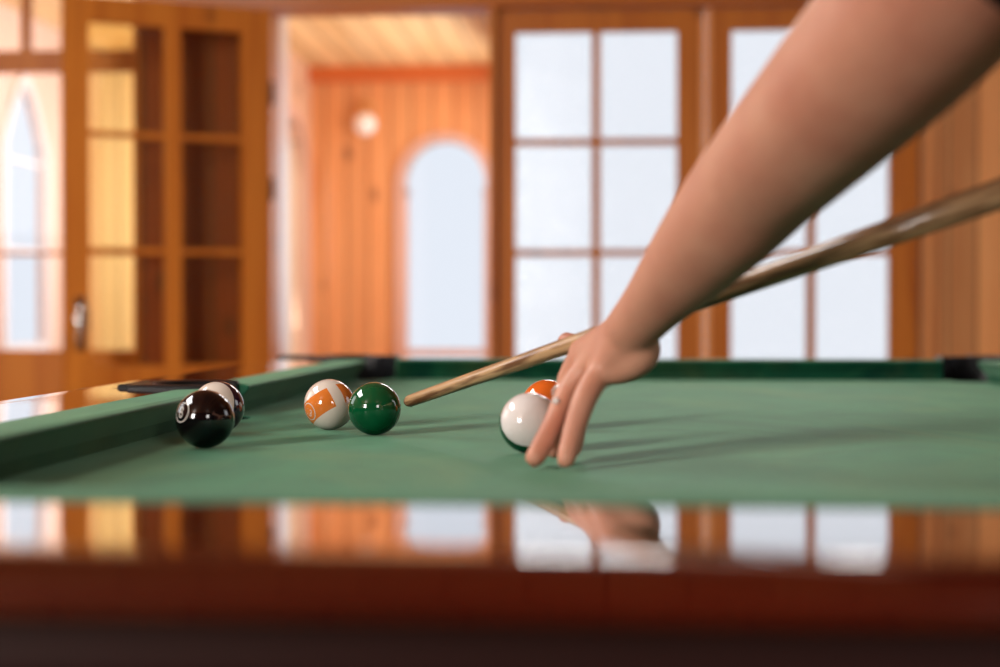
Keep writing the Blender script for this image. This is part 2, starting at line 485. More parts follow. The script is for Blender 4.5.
# glazed doors right of the doorway
ft = frame_fn((0, BW + 0.02, 0), (1, 0, 0), (0, 1, 0))
rows = [(fz(360.5), fz(256)), (fz(249.5), fz(145)), (fz(138.5), fz(31.5))]
glazed_leaf('door_2', ft, fx(497), fx(700), 0.01, z_head - 0.005, [(fx(515), fx(591.8)), (fx(600.2), fx(677))], rows, 0.045, M_FRAME, M_PANE)
glazed_leaf('door_3', ft, fx(711.5), fx(919), 0.01, z_head - 0.005, [(fx(731.5), fx(807.6)), (fx(816), fx(890))], rows, 0.045, M_FRAME, M_PANE)
bm = bmesh.new()   # the meeting strip between the two doors, two narrow slits of daylight beside it
sbox(bm, fx(700.2), fx(705), 0.01, z_head - 0.005, ft, 0.045)
sbox(bm, fx(706), fx(711.3), 0.01, z_head - 0.005, ft, 0.045)
struct(bm, 'trim_6', M_WALL)

# glazed opening at the left with a transom light above the bar
fl = frame_fn((0, BW + 0.03, 0), (1, 0, 0), (0, 1, 0))
glazed_leaf('door_4', fl, xo0, xo1, 0.01, fz(47), [(xo0 + 0.1, fx(-18)), (fx(-12), xo1 - 0.03)], [(fz(351), fz(254)), (fz(250), fz(66))], 0.045, M_FRAME, M_CLEAR)
glazed_leaf('window_6', fl, xo0, xo1, fz(46.8), 2.449, [(xo0 + 0.05, fx(19)), (fx(27), xo1 - 0.03)], [(fz(44), 2.42)], 0.045, M_FRAME, M_CLEAR)

for k_, (ta, tb) in enumerate(((-0.399, 0.329), (0.431, xg1 - 0.001))):
    glazed_leaf('window_%d' % (10 + k_), ft, ta, tb, TRZ0 + 0.001, TRZ1 - 0.001, ([(fx(515), fx(591.8)), (fx(600.2), fx(677))] if k_ == 0 else [(fx(731.5), fx(807.6)), (fx(816), fx(890))]), [(TRZ0 + 0.04, TRZ1 - 0.04)], 0.045, M_FRAME, M_PANE)  # unseen transoms added to hold the back fill lights

# the open leaf, folded back towards the wall
pA = P(271, 310, BW - 0.05); pB = P(64, 310, 5.78)
du = Vector((pB.x - pA.x, pB.y - pA.y, 0)); LW = du.length; du.normalize()
dn = Vector((-du.y, du.x, 0))
if dn.y < 0: dn = -dn
fo = frame_fn((pA.x, pA.y, 0), du, dn)


def u_at(px):       # where the line of sight at px crosses the leaf
    d = P(px, 310, 1.0); dx, dy = d.x, d.y
    # pA + u*du = s*(dx,dy)
    det = du.x * (-dy) - du.y * (-dx)
    return (-pA.x * (-dy) + pA.y * (-dx)) / det


leaf_rows = [(P(90, 366.5, 5.8).z, P(90, 253, 5.8).z), (P(90, 247, 5.8).z, P(90, 135, 5.8).z), (P(90, 129, 5.8).z, P(90, 20, 5.8).z)]
door1 = glazed_leaf('door_1', fo, 0, LW, 0.01, 2.06, [(u_at(243), u_at(182)), (u_at(166), u_at(90))], leaf_rows, 0.04, M_FRAME, M_AMBER)
# knob and keyhole plate on its free stile
bm = bmesh.new()
uk = u_at(80); zk = P(80, 310, 5.8).z
c = fo(uk, zk, -0.03)
bmesh.ops.create_uvsphere(bm, u_segments=16, v_segments=10, radius=0.026, matrix=Matrix.Translation(c))
bmesh.ops.create_cone(bm, cap_ends=True, segments=12, radius1=0.012, radius2=0.012, depth=0.03, matrix=Matrix.Translation(fo(uk, zk, -0.012)) @ Matrix.Rotation(PI / 2, 4, 'X'))
sbox(bm, uk - 0.02, uk + 0.02, zk - 0.15, zk + 0.05, fo, 0.003, 0, -0.0035)
o = finish(bm, 'door_handle', M_METAL, door1, smooth=True); o['label'] = 'nickel door knob'
for zz in (P(278, 95, BW).z, P(278, 190, BW).z):
    bm = bmesh.new(); bmesh.ops.create_cone(bm, cap_ends=True, segments=12, radius1=0.008, radius2=0.008, depth=0.09, matrix=Matrix.Translation((pA.x + 0.008, pA.y - 0.006, zz)))
    finish(bm, 'hinge', M_BLACK, door1)

# ---- the bay behind the doorway
BY = 8.8; BZ = 2.235
xb0 = -1.64
a0 = Vector((-0.41, BW + T, 0)); a1 = Vector((-0.578, BY + 0.14, 0))
fbay = frame_fn((0, BY, 0), (1, 0, 0), (0, 1, 0))
bx = lambda px: P(px, 310, BY).x
bz = lambda py: P(400, py, BY).z
hw = (bx(486) - bx(404)) / 2; uc = (bx(484.5) + bx(405.5)) / 2
bm = bmesh.new()
wall_with_arch(bm, xb0, -0.578, 0, BZ, uc, hw, bz(350), bz(185), bz(141) - bz(185), fbay, 0.12)
struct(bm, 'wall_bay', M_BAYWALL)
bm = bmesh.new()
arch_frame(bm, uc, hw, bz(350), bz(185), bz(141) - bz(185), frame_fn((0, BY - 0.02, 0), (1, 0, 0), (0, 1, 0)), 0.019, 0.046, sill=False)
# sash with the two little shoulders where the arch springs
fs = frame_fn((0, BY + 0.05, 0), (1, 0, 0), (0, 1, 0))
sbox(bm, uc - hw, uc - hw + 0.014, bz(350), bz(187), fs, 0.03)
sbox(bm, uc + hw - 0.014, uc + hw, bz(350), bz(187), fs, 0.03)
for sgn in (-1, 1):
    slab(bm, [(uc + sgn * hw, bz(187)), (uc + sgn * (hw - 0.03), bz(192)), (uc + sgn * hw, bz(197))], fs, 0.03)
sbox(bm, uc - hw - 0.04, uc + hw + 0.04, bz(361), bz(351), frame_fn((0, BY - 0.06, 0), (1, 0, 0), (0, 1, 0)), 0.059)
w7 = struct(bm, 'window_7', M_CASING)
bm = bmesh.new(); 
ap = [(uc - hw, bz(350))] + arch_pts(uc, hw, bz(185), bz(141) - bz(185)) + [(uc + hw, bz(350))]
slab(bm, ap, lambda u, v, w: fs(u, v, w + 0.01), 0.004)
finish(bm, 'pane', M_CLEAR, w7)
bm = bmesh.new()
box(bm, xb0 + 0.001, -0.60, BY - 0.075, BY - 0.001, bz(82), BZ - 0.001)
struct(bm, 'trim_7', M_BEAM)
bm = bmesh.new(); slab(bm, [(xb0 - 0.06, BW + T), (-0.41, BW + T), (-0.578, BY + 0.12), (xb0 - 0.06, BY + 0.12)], lambda u, v, w: Vector((u, v, BZ + w)), 0.08)
struct(bm, 'ceiling_bay', M_BAYCEIL)
# side wall of the bay with its arched window
fside = frame_fn((xb0, BW + T, 0), (0, 1, 0), (-1, 0, 0))
bm = bmesh.new()
us, hs = 8.2 - BW - T, 0.43
wall_with_arch(bm, 0, BY - BW - T + 0.12, 0, BZ, us, hs, 0.62, 1.60, 0.30, fside, 0.06)
struct(bm, 'wall_bay_side', M_BAYSIDE)
bm = bmesh.new()
arch_frame(bm, us, hs, 0.62, 1.60, 0.30, frame_fn((xb0 + 0.02, BW + T, 0), (0, 1, 0), (-1, 0, 0)), 0.019, 0.05)
w8 = struct(bm, 'window_8', M_CASING)
bm = bmesh.new(); sbox(bm, us - 0.02, us + 0.02, 0.62, 1.89, fside, 0.03, 0, 0.02); 
finish(bm, 'glazing_bar', M_WHITE, w8)
# slanting wall at the right of the bay, opening added for the fill light
fsl = frame_fn(a0, a1 - a0, (1, -0.06, 0))
bm = bmesh.new(); LS = (a1 - a0).length
sbox(bm, 0, LS, 0, 0.75, fsl, 0.02); sbox(bm, 0, LS, 2.15, BZ, fsl, 0.02)
sbox(bm, 0, 0.5, 0.75, 2.15, fsl, 0.02); sbox(bm, 2.25, LS, 0.75, 2.15, fsl, 0.02)
struct(bm, 'wall_bay_slant', M_BAYSIDE)

# ---- the porch seen through the glass at the far left
PX0 = -3.0; PY1 = 9.3; PZ = 2.42
fpo = frame_fn((PX0, BW + T, 0), (0, 1, 0), (-1, 0, 0))
yn, yf = PX0 / P(3, 310, 1.0).x, PX0 / P(42, 310, 1.0).x
up, hp = (yn + yf) / 2 - BW - T, (yf - yn) / 2
bm = bmesh.new()
wall_with_arch(bm, 0, PY1 - BW - T + 0.1, 0, PZ, up, hp, 0.72, 1.72, 0.34, fpo, 0.025, pointed=True)
struct(bm, 'wall_porch_side', M_PORCH)
bm = bmesh.new()
arch_frame(bm, up, hp, 0.72, 1.72, 0.34, frame_fn((PX0 + 0.025, BW + T, 0), (0, 1, 0), (-1, 0, 0)), 0.024, 0.05, pointed=True)
sbox(bm, up - hp, up + hp, P(20, 165, 8.2).z, P(20, 162, 8.2).z, fpo, 0.02, 0, 0.002)
sbox(bm, up - hp, up + hp, 1.20, 1.215, fpo, 0.02, 0, 0.002)
w9 = struct(bm, 'window_9', M_WHITE)
bm = bmesh.new(); box(bm, PX0, xb0 - 0.06, PY1, PY1 + 0.1, 0, PZ); struct(bm, 'wall_porch', wood('brightened_porch_boards', (0.90, 0.80, 0.62), (0.95, 0.87, 0.72), 'Z', 0.16, 'X', rough=0.6, coat=0.0, knots=False, tone=0.1))  # wall colour lightened in place of light behind the amber panes
bm = bmesh.new(); box(bm, PX0 - 0.1, xb0 - 0.062, BW + T, PY1 + 0.1, PZ, PZ + 0.08); struct(bm, 'ceiling_porch', M_BAYCEIL)

# wall lamp in the bay
lp = P(365, 124, BY - 0.10)
lamp = empty('wall_lamp', lp, 'small round white glass lamp on the pine wall beside the arched window', 'lamp')
m, nt, b = new_mat('opal_glass_lit'); b.inputs['Base Color'].default_value = (0.95, 0.9, 0.85, 1)
b.inputs['Emission Color'].default_value = (1.0, 0.78, 0.62, 1); b.inputs['Emission Strength'].default_value = 0.10; b.inputs['Roughness'].default_value = 0.3
bm = bmesh.new()
bmesh.ops.create_uvsphere(bm, u_segments=24, v_segments=16, radius=0.062)
finish(bm, 'globe', m, lamp, smooth=True)
bm = bmesh.new()
bmesh.ops.create_cone(bm, cap_ends=True, segments=16, radius1=0.03, radius2=0.018, depth=0.05, matrix=Matrix.Translation((0, 0, 0.078)))
box(bm, -0.008, 0.008, 0, 0.085, 0.09, 0.104)
box(bm, -0.03, 0.03, 0.085, 0.099, 0.04, 0.14)
finish(bm, 'bracket', plain('brass', (0.8, 0.5, 0.25), 0.3, 1.0), lamp, bevel=0.003)

# ------------------------------------------------------------------ pool table
NX0, NX1, NY0, NY1 = -0.459, 0.689, 0.845, 3.09        # cushion noses
CXm, CYm = (NX0 + NX1) / 2, (NY0 + NY1) / 2
CW = 0.060                                              # cushion width
RX, RYN, RYF = 0.135, 0.208, 0.16                       # rail widths
OX0, OX1, OY0, OY1 = NX0 - CW - RX, NX1 + CW + RX, NY0 - CW - RYN, NY1 + CW + RYF
table = empty('pool_table', (CXm, CYm, 0), 'polished mahogany pool table with green cloth and black pockets in the middle of the room', 'pool table')
TL = Vector((CXm, CYm, 0))


def tpart(bm, name, mat, smooth=False, bevel=0.0, parent=None, seg=2):
    bmesh.ops.translate(bm, verts=bm.verts, vec=-TL)
    return finish(bm, name, mat, parent or table, smooth=smooth, bevel=bevel, seg=seg)


RP, RS = 0.062, 0.060                                    # pocket radii: corner, side
corners = [(NX0 - 0.022, NY0 - 0.022), (NX1 + 0.022, NY0 - 0.022), (NX1 + 0.022, NY1 + 0.022), (NX0 - 0.022, NY1 + 0.022)]
sides = [(NX0 - 0.045, CYm), (NX1 + 0.045, CYm)]


def cut(bm_a, bm_b):
    """bm_a minus bm_b as a new bmesh; nothing of the cutter stays in the scene"""
    me_a = bpy.data.meshes.new('a'); bm_a.to_mesh(me_a); bm_a.free()
    bmesh.ops.recalc_face_normals(bm_b, faces=bm_b.faces)
    me_b = bpy.data.meshes.new('b'); bm_b.to_mesh(me_b); bm_b.free()
    oa = bpy.data.objects.new('a', me_a); ob = bpy.data.objects.new('b', me_b)
    COL.objects.link(oa); COL.objects.link(ob)
    md = oa.modifiers.new('cut', 'BOOLEAN'); md.operation = 'DIFFERENCE'; md.object = ob; md.solver = 'EXACT'
    dg = bpy.context.evaluated_depsgraph_get()
    ev = oa.evaluated_get(dg); me = bpy.data.meshes.new_from_object(ev)
    out = bmesh.new(); out.from_mesh(me)
    bpy.data.objects.remove(oa); bpy.data.objects.remove(ob); bpy.data.meshes.remove(me)
    return out


def cyl(bm, cx, cy, r, z0, z1, n=40, r2=None):
    bmesh.ops.create_cone(bm, cap_ends=True, segments=n, radius1=r, radius2=r if r2 is None else r2, depth=z1 - z0, matrix=Matrix.Translation((cx, cy, (z0 + z1) / 2)))


# bed with its six pocket holes
bed = bmesh.new(); box(bed, NX0 - 0.055, NX1 + 0.055, NY0 - 0.055, NY1 + 0.055, BED - 0.03, BED)
bmesh.ops.recalc_face_normals(bed, faces=bed.faces)
cu = bmesh.new()
for (cx, cy) in corners: cyl(cu, cx, cy, RP, BED - 0.1, BED + 0.1)
for (cx, cy) in sides: cyl(cu, cx, cy, RS, BED - 0.1, BED + 0.1)
tpart(cut(bed, cu), 'bed_cloth', M_CLOTH)

# cushions: profile from the rail to the nose, ends cut back at the pockets
HN, HT, HB = 0.0365, 0.040, 0.022


def cushion(p0, p1, inward, k0, k1):
    """p0, p1: ends of the nose line; inward: unit vector towards the bed; k0, k1: how far each end opens behind the nose"""
    p0, p1, n = Vector((*p0, 0)), Vector((*p1, 0)), Vector((*inward, 0))
    d = (p1 - p0).normalized()
    prof = [(0.0, HN), (0.002, HN - 0.004), (0.018, 0.014), (0.022, 0.0), (CW, 0.0), (CW, HT - 0.001), (0.030, HT), (0.008, HT - 0.0005), (0.002, HN + 0.0015)]
    bm = bmesh.new(); A = []; B = []
    for (b_, z) in prof:
        A.append(bm.verts.new(p0 - n * b_ - d * (k0 * b_ / CW) + Vector((0, 0, BED + z))))
        B.append(bm.verts.new(p1 - n * b_ + d * (k1 * b_ / CW) + Vector((0, 0, BED + z))))
    m = len(prof)
    bm.faces.new(A); bm.faces.new(list(reversed(B)))
    for i in range(m): bm.faces.new((A[i], B[i], B[(i + 1) % m], A[(i + 1) % m]))
    return tpart(bm, 'cushion', M_CLOTH, bevel=0.0015)


g = 0.052       # nose gap at the corners
h = 0.064       # half mouth of a side pocket
cushion((NX0 + g, NY1), (NX1 - g, NY1), (0, -1), 0.012, 0.012)
cushion((NX1 - g, NY0), (NX0 + g, NY0), (0, 1), 0.012, 0.012)
cushion((NX0, NY0 + g), (NX0, CYm - h), (1, 0), 0.012, -0.006)
cushion((NX0, CYm + h), (NX0, NY1 - g), (1, 0), -0.006, 0.012)
cushion((NX1, CYm - h), (NX1, NY0 + g), (-1, 0), -0.006, 0.012)
cushion((NX1, NY1 - g), (NX1, CYm + h), (-1, 0), 0.012, -0.006)

# rails: polished wood, sloping a touch towards the cushion, round outer edge
RAIL_T = 0.0385


def rail(p0, p1, outward, width, w0=0.0):
    p0, p1, n = Vector((*p0, 0)), Vector((*p1, 0)), Vector((*outward, 0))
    tilt = 0.021
    prof = [(w0, RAIL_T + 0.021 * w0)]
    w1 = width - 0.030
    for i in range(1, 7): prof.append((w0 + (w1 - w0) * i / 6, RAIL_T + tilt * (w0 + (w1 - w0) * i / 6)))
    top = RAIL_T + tilt * w1
    for i in range(1, 9):
        a_ = PI / 2 * i / 8
        prof.append((w1 + 0.030 * math.sin(a_), top - 0.018 * (1 - math.cos(a_))))
    prof += [(width - 0.003, top - 0.021), (width - 0.030, top - 0.024), (w0, top - 0.024)]
    bm = bmesh.new()
    A = [bm.verts.new(p0 + n * b_ + Vector((0, 0, BED + z))) for (b_, z) in prof]
    B = [bm.verts.new(p1 + n * b_ + Vector((0, 0, BED + z))) for (b_, z) in prof]
    m = len(prof)
    bm.faces.new(A); bm.faces.new(list(reversed(B)))
    for i in range(m): bm.faces.new((A[i], B[i], B[(i + 1) % m], A[(i + 1) % m]))
    o = tpart(bm, 'rail', M_MAHOG, smooth=True)
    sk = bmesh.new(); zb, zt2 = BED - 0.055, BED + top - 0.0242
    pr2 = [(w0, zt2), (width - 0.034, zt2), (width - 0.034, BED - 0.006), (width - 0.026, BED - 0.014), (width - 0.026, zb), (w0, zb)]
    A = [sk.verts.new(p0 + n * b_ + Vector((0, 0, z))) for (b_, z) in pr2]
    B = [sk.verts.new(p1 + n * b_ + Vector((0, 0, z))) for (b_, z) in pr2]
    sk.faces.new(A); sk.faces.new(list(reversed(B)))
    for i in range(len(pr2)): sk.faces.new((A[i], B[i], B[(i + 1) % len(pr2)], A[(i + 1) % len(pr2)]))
    so = tpart(sk, 'rail_shade', M_RAIL_SHADE); so['label'] = 'underside of the polished rail, darkened as shade'
    es = o.modifiers.new('edges', 'EDGE_SPLIT'); es.split_angle = math.radians(28)
    return o


IX0, IX1, IY0, IY1 = NX0 - CW, NX1 + CW, NY0 - CW, NY1 + CW
q = 0.105
sg = 0.075
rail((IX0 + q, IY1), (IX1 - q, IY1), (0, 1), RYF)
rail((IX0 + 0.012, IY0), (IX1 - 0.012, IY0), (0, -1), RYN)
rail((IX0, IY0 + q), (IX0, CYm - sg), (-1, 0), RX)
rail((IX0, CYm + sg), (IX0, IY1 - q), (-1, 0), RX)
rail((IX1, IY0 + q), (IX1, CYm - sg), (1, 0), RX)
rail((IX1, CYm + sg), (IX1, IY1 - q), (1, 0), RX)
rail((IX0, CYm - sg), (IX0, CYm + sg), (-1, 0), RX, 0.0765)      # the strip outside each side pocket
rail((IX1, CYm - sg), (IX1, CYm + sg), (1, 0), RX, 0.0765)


def pocket(cx, cy, r, fx0, fx1, fy0, fy1, corner):
    """black casting round the hole, with its lining and the ball bag below"""
    bm = bmesh.new(); zt = BED + RAIL_T + 0.006
    box(bm, fx0, fx1, fy0, fy1, BED - 0.05, zt)
    bmesh.ops.recalc_face_normals(bm, faces=bm.faces)
    ve = [e_ for e_ in bm.edges if abs(e_.verts[0].co.z - e_.verts[1].co.z) > 0.01 and math.hypot(e_.verts[0].co.x - cx, e_.verts[0].co.y - cy) > r * 1.6 and (not corner or math.hypot(e_.verts[0].co.x - cx, e_.verts[0].co.y - cy) > r * 2.4)]
    bmesh.ops.bevel(bm, geom=ve, offset=0.016 if not corner else 0.075, segments=8, affect='EDGES')
    c = bmesh.new(); cyl(c, cx, cy, r, BED - 0.2, BED + 0.2)
    # the mouth towards the bed
    mx, my = (CXm - cx, CYm - cy)
    if corner:
        d = Vector((math.copysign(1, mx), math.copysign(1, my), 0)).normalized()
    else:
        d = Vector((math.copysign(1, mx), 0, 0))
    s = Vector((-d.y, d.x, 0)); o_ = Vector((cx, cy, 0))
    ps = [o_ + s * r * 0.98, o_ + s * r * 0.98 + d * 0.3, o_ - s * r * 0.98 + d * 0.3, o_ - s * r * 0.98]
    slab(c, [(p.x, p.y) for p in ps], lambda u, v, w: Vector((u, v, BED - 0.19 + w)), 0.38)
    c1 = bmesh.new(); cyl(c1, cx, cy, r, BED - 0.2, BED + 0.2)
    b2 = cut(bm, c1)
    c2 = bmesh.new(); slab(c2, [(p.x, p.y) for p in ps], lambda u, v, w: Vector((u, v, BED - 0.19 + w)), 0.38)
    c.free()
    b3 = cut(b2, c2)
    o = tpart(b3, 'pocket', M_BLACK, bevel=0.003)
    bm = bmesh.new()
    n = 32
    ring = []
    for (rr, z) in ((r - 0.0005, BED - 0.002), (r - 0.004, BED - 0.05), (r * 0.85, BED - 0.12), (r * 0.45, BED - 0.15), (0.002, BED - 0.155)):
        ring.append([bm.verts.new((cx + rr * math.cos(2 * PI * i / n), cy + rr * math.sin(2 * PI * i / n), z)) for i in range(n)])
    for a_, b_ in zip(ring[:-1], ring[1:]):
        for i in range(n): bm.faces.new((a_[i], a_[(i + 1) % n], b_[(i + 1) % n], b_[i]))
    tpart(bm, 'ball_bag', M_LEATHER, smooth=True, parent=o)
    return o


OXa, OXb = OX0 + 0.004, OX1 - 0.004
pocket(*corners[0], RP, IX0 - RX + 0.004, IX0 + q + 0.0, IY0 - 0.10, IY0 + q, True)
pocket(*corners[1], RP, IX1 - q, IX1 + RX - 0.004, IY0 - 0.10, IY0 + q, True)
pocket(*corners[2], RP, IX1 - q, IX1 + RX - 0.004, IY1 - q, IY1 + RX - 0.01, True)
pocket(*corners[3], RP, IX0 - RX + 0.004, IX0 + q, IY1 - q, IY1 + RX - 0.01, True)
pocket(*sides[0], RS, IX0 - 0.076, IX0 + 0.045, CYm - sg + 0.0005, CYm + sg - 0.0005, False)
pocket(*sides[1], RS, IX1 - 0.045, IX1 + 0.076, CYm - sg + 0.0005, CYm + sg - 0.0005, False)
# raised ring and two small screws on the left side pocket
# cabinet, legs
bm = bmesh.new()
cx0, cx1, cy0, cy1 = OX0 + 0.045, OX1 - 0.045, OY0 + 0.045, OY1 - 0.045
for (x0, x1, y0, y1) in ((cx0, cx1, cy0, cy0 + 0.03), (cx0, cx1, cy1 - 0.03, cy1), (cx0, cx0 + 0.03, cy0 + 0.03, cy1 - 0.03), (cx1 - 0.03, cx1, cy0 + 0.03, cy1 - 0.03)):
    box(bm, x0, x1, y0, y1, BED - 0.26, BED - 0.056)
tpart(bm, 'apron', M_MAHOG, bevel=0.004)
for lx in (cx0 + 0.12, cx1 - 0.12):
    for ly in (cy0 + 0.14, cy1 - 0.14):
        bm = bmesh.new()
        prof = [(0.075, 0.0), (0.08, 0.02), (0.06, 0.05), (0.045, 0.10), (0.052, 0.2), (0.07, 0.34), (0.078, 0.42), (0.06, 0.45), (0.085, 0.47), (0.085, BED - 0.2)]
        n = 24; rings = [[bm.verts.new((lx + r_ * math.cos(2 * PI * i / n), ly + r_ * math.sin(2 * PI * i / n), z)) for i in range(n)] for (r_, z) in prof]
        for a_, b_ in zip(rings[:-1], rings[1:]):
            for i in range(n): bm.faces.new((a_[i], a_[(i + 1) % n], b_[(i + 1) % n], b_[i]))
        bm.faces.new(rings[0]); bm.faces.new(list(reversed(rings[-1])))
        tpart(bm, 'leg', M_MAHOG, smooth=True)

# ------------------------------------------------------------------ balls
BR = 0.0286


def digit_strokes(ch):
    """strokes in a 1 x 1.6 box centred on 0"""
    def el(cx, cy, rx, ry, a0=0, a1=360, n=20): return [(cx + rx * math.cos(math.radians(a0 + (a1 - a0) * i / n)), cy + ry * math.sin(math.radians(a0 + (a1 - a0) * i / n))) for i in range(n + 1)]
    return {'8': [el(0, 0.40, 0.36, 0.36), el(0, -0.38, 0.44, 0.42)],
            '6': [el(0, -0.32, 0.42, 0.46), [(0.3, 0.75), (0.0, 0.62), (-0.28, 0.3), (-0.42, -0.2)]],
            '1': [[(-0.22, 0.5), (0.05, 0.8), (0.05, -0.8)]],
            '2': [el(0, 0.38, 0.4, 0.4, 170, -35, 14) + [(-0.42, -0.78), (0.45, -0.78)]],
            '3': [el(0, 0.38, 0.36, 0.38, 150, -90, 14), el(0, -0.38, 0.42, 0.40, 90, -150, 14)],
            '4': [[(0.2, -0.8), (0.2, 0.8), (-0.45, -0.3), (0.45, -0.3)]],
            '5': [[(0.38, 0.78), (-0.3, 0.78), (-0.34, 0.1)] + el(0, -0.26, 0.42, 0.46, 130, -140, 14)]}[ch]


def ribbon_on_sphere(bm, pts, w, R, basis, r):
    """flat ribbon through plane points pts (units of ball radius), laid on the sphere round direction basis[2]"""
    ex, ey, ez = basis
    def S_(u, v):
        a_ = math.hypot(u, v)
        if a_ < 1e-9: return ez * r
        d = (ex * u + ey * v) / a_
        return (ez * math.cos(a_) + d * math.sin(a_)) * r
    L = []; Rr = []
    closed = math.hypot(pts[0][0] - pts[-1][0], pts[0][1] - pts[-1][1]) < 1e-6
    n = len(pts)
    for i in range(n):
        if closed and i in (0, n - 1): pa, pb = pts[-2], pts[1]
        else: pa, pb = pts[max(0, i - 1)], pts[min(n - 1, i + 1)]
        tx, ty = pb[0] - pa[0], pb[1] - pa[1]; l = math.hypot(tx, ty) or 1
        nx, ny = -ty / l * w / 2, tx / l * w / 2
        L.append(bm.verts.new(S_(pts[i][0] + nx, pts[i][1] + ny))); Rr.append(bm.verts.new(S_(pts[i][0] - nx, pts[i][1] - ny)))
    for i in range(n - 1):
        f = bm.faces.new((L[i], L[i + 1], Rr[i + 1], Rr[i])); f.material_index = 1


def ball_mat(name, col, stripe=None, cream=(0.86, 0.75, 0.64), gap=None):
    """glossy resin; stripe: half width of the coloured band round local z; gap: (start, end) degrees where the band is interrupted"""
    m, nt, b = new_mat(name); L = nt.links
    b.inputs['Roughness'].default_value = 0.07; b.inputs['Coat Weight'].default_value = 0.6; b.inputs['Coat Roughness'].default_value = 0.03
    b.inputs['IOR'].default_value = 1.55
    if stripe is None:
        b.inputs['Base Color'].default_value = (*col, 1)
        return m
    tc = nt.nodes.new('ShaderNodeTexCoord'); sp = nt.nodes.new('ShaderNodeSeparateXYZ')
    L.new(tc.outputs['Object'], sp.inputs[0])
    k = math_node(nt, 'LESS_THAN', math_node(nt, 'ABSOLUTE', sp.outputs['Z']), stripe * BR)
    if gap:
        at = math_node(nt, 'ARCTAN2', sp.outputs['Y'], sp.outputs['X'])
        for (g0, g1) in gap:
            inside = math_node(nt, 'MULTIPLY', math_node(nt, 'GREATER_THAN', at, math.radians(g0)), math_node(nt, 'LESS_THAN', at, math.radians(g1)))
            k = math_node(nt, 'MULTIPLY', k, math_node(nt, 'SUBTRACT', 1.0, inside))
    mx = nt.nodes.new('ShaderNodeMix'); mx.data_type = 'RGBA'
    L.new(k, mx.inputs['Factor']); mx.inputs['A'].default_value = (*cream, 1); mx.inputs['B'].default_value = (*col, 1)
    L.new(mx.outputs['Result'], b.inputs['Base Color'])
    return m


M_NUM = plain('ball_number', (0.75, 0.70, 0.62), 0.15, coat=0.5)


def ball(px, d, label, mat, number=None, axis_cam=None, num_dir=None, up=0.0, digits_w=0.05, scale=0.18):
    """a ball resting on the cloth. axis_cam / num_dir: directions (right, up, towards the photographer) for the stripe axis and the number"""
    p = R_CAM @ Vector(((px - 500) / F * d, (333.5 - 400) / F * d, -d)); p.z = BED + BR
    bm = bmesh.new()
    bmesh.ops.create_uvsphere(bm, u_segments=64, v_segments=40, radius=BR)
    f = Vector((p.x, p.y, 0)).normalized()           # away from the photographer
    right = Vector((f.y, -f.x, 0)); upv = Vector((0, 0, 1))
    # local frame: z = stripe axis
    ax = Vector(axis_cam or (0, 1, 0))
    z = (right * ax[0] + upv * ax[1] - f * ax[2]).normalized()
    nd = None
    if num_dir is not None:
        nd = (right * num_dir[0] + upv * num_dir[1] - f * num_dir[2]).normalized()
        x = (nd - z * nd.dot(z)).normalized() if abs(nd.dot(z)) < 0.99 else z.orthogonal().normalized()
    else:
        x = (right - z * right.dot(z)).normalized()
    y = z.cross(x)
    Rm = Matrix((x, y, z)).transposed()
    if number:
        ln = Rm.transposed() @ nd
        lu = Rm.transposed() @ upv
        ey = (lu - ln * lu.dot(ln)).normalized(); ex = ey.cross(ln).normalized()
        ca, sa = math.cos(up), math.sin(up)
        ex, ey = ex * ca + ey * sa, ey * ca - ex * sa
        ring = [(0.34 * math.cos(2 * PI * i / 40), 0.34 * math.sin(2 * PI * i / 40)) for i in range(40)]; ring.append(ring[0])
        ribbon_on_sphere(bm, ring, 0.035, BR, (ex, ey, ln), BR * 1.003)
        k = len(number)
        for j, chh in enumerate(number):
            off = (j - (k - 1) / 2) * scale * 1.25
            for st in digit_strokes(chh):
                pts = [(off + u * scale, v * scale * 1.25) for (u, v) in st]
                ribbon_on_sphere(bm, pts, digits_w, BR, (ex, ey, ln), BR * 1.003)
    me = bpy.data.meshes.new('pool_ball'); bm.to_mesh(me); bm.free()
    me.polygons.foreach_set('use_smooth', [True] * len(me.polygons))
    o = link('pool_ball', me, [mat, M_NUM]); o.location = p
    o.rotation_euler = Rm.to_euler()
    tag(o, label, 'ball', None)
    return o


ball(205, 1.562, 'black pool ball with ringed 8, beside the left cushion in front of a purple-striped ball', ball_mat('black_resin', (0.004, 0.003, 0.004)), '8', (0, 1, 0), (-0.79, 0.28, 0.545), digits_w=0.034)
ball(218, 1.745, 'purple striped pool ball half hidden behind the black ball', ball_mat('purple_stripe_resin', (0.030, 0.006, 0.030), 0.39), None, (-0.50, 0.25, 0.83))
ball(329.5, 1.80, 'cream pool ball with broken orange stripe and ringed 13, left of the solid green ball', ball_mat('orange_stripe_resin', (0.85, 0.23, 0.035), 0.42, gap=[(70, 96)]), '13', (-0.46, 0.84, -0.30), (-0.80, -0.25, 0.545), up=-0.5, digits_w=0.034, scale=0.14)
ball(374.5, 1.725, 'solid green pool ball between the orange-striped ball and the cue tip', ball_mat('green_resin', (0.002, 0.095, 0.030)), '6', (0, 1, 0), (0.93, -0.36, 0.05), digits_w=0.04)
ball(529.5, 1.506, 'white capped pool ball with green underside, just behind the fingertips', ball_mat('green_stripe_resin', (0.003, 0.08, 0.03), 0.39, cream=(0.93, 0.87, 0.83)), None, (-0.05, 0.37, 0.92))
ball(547, 1.79, 'bright orange pool ball peeking out behind the white capped ball', ball_mat('orange_resin', (0.90, 0.17, 0.02)), None)

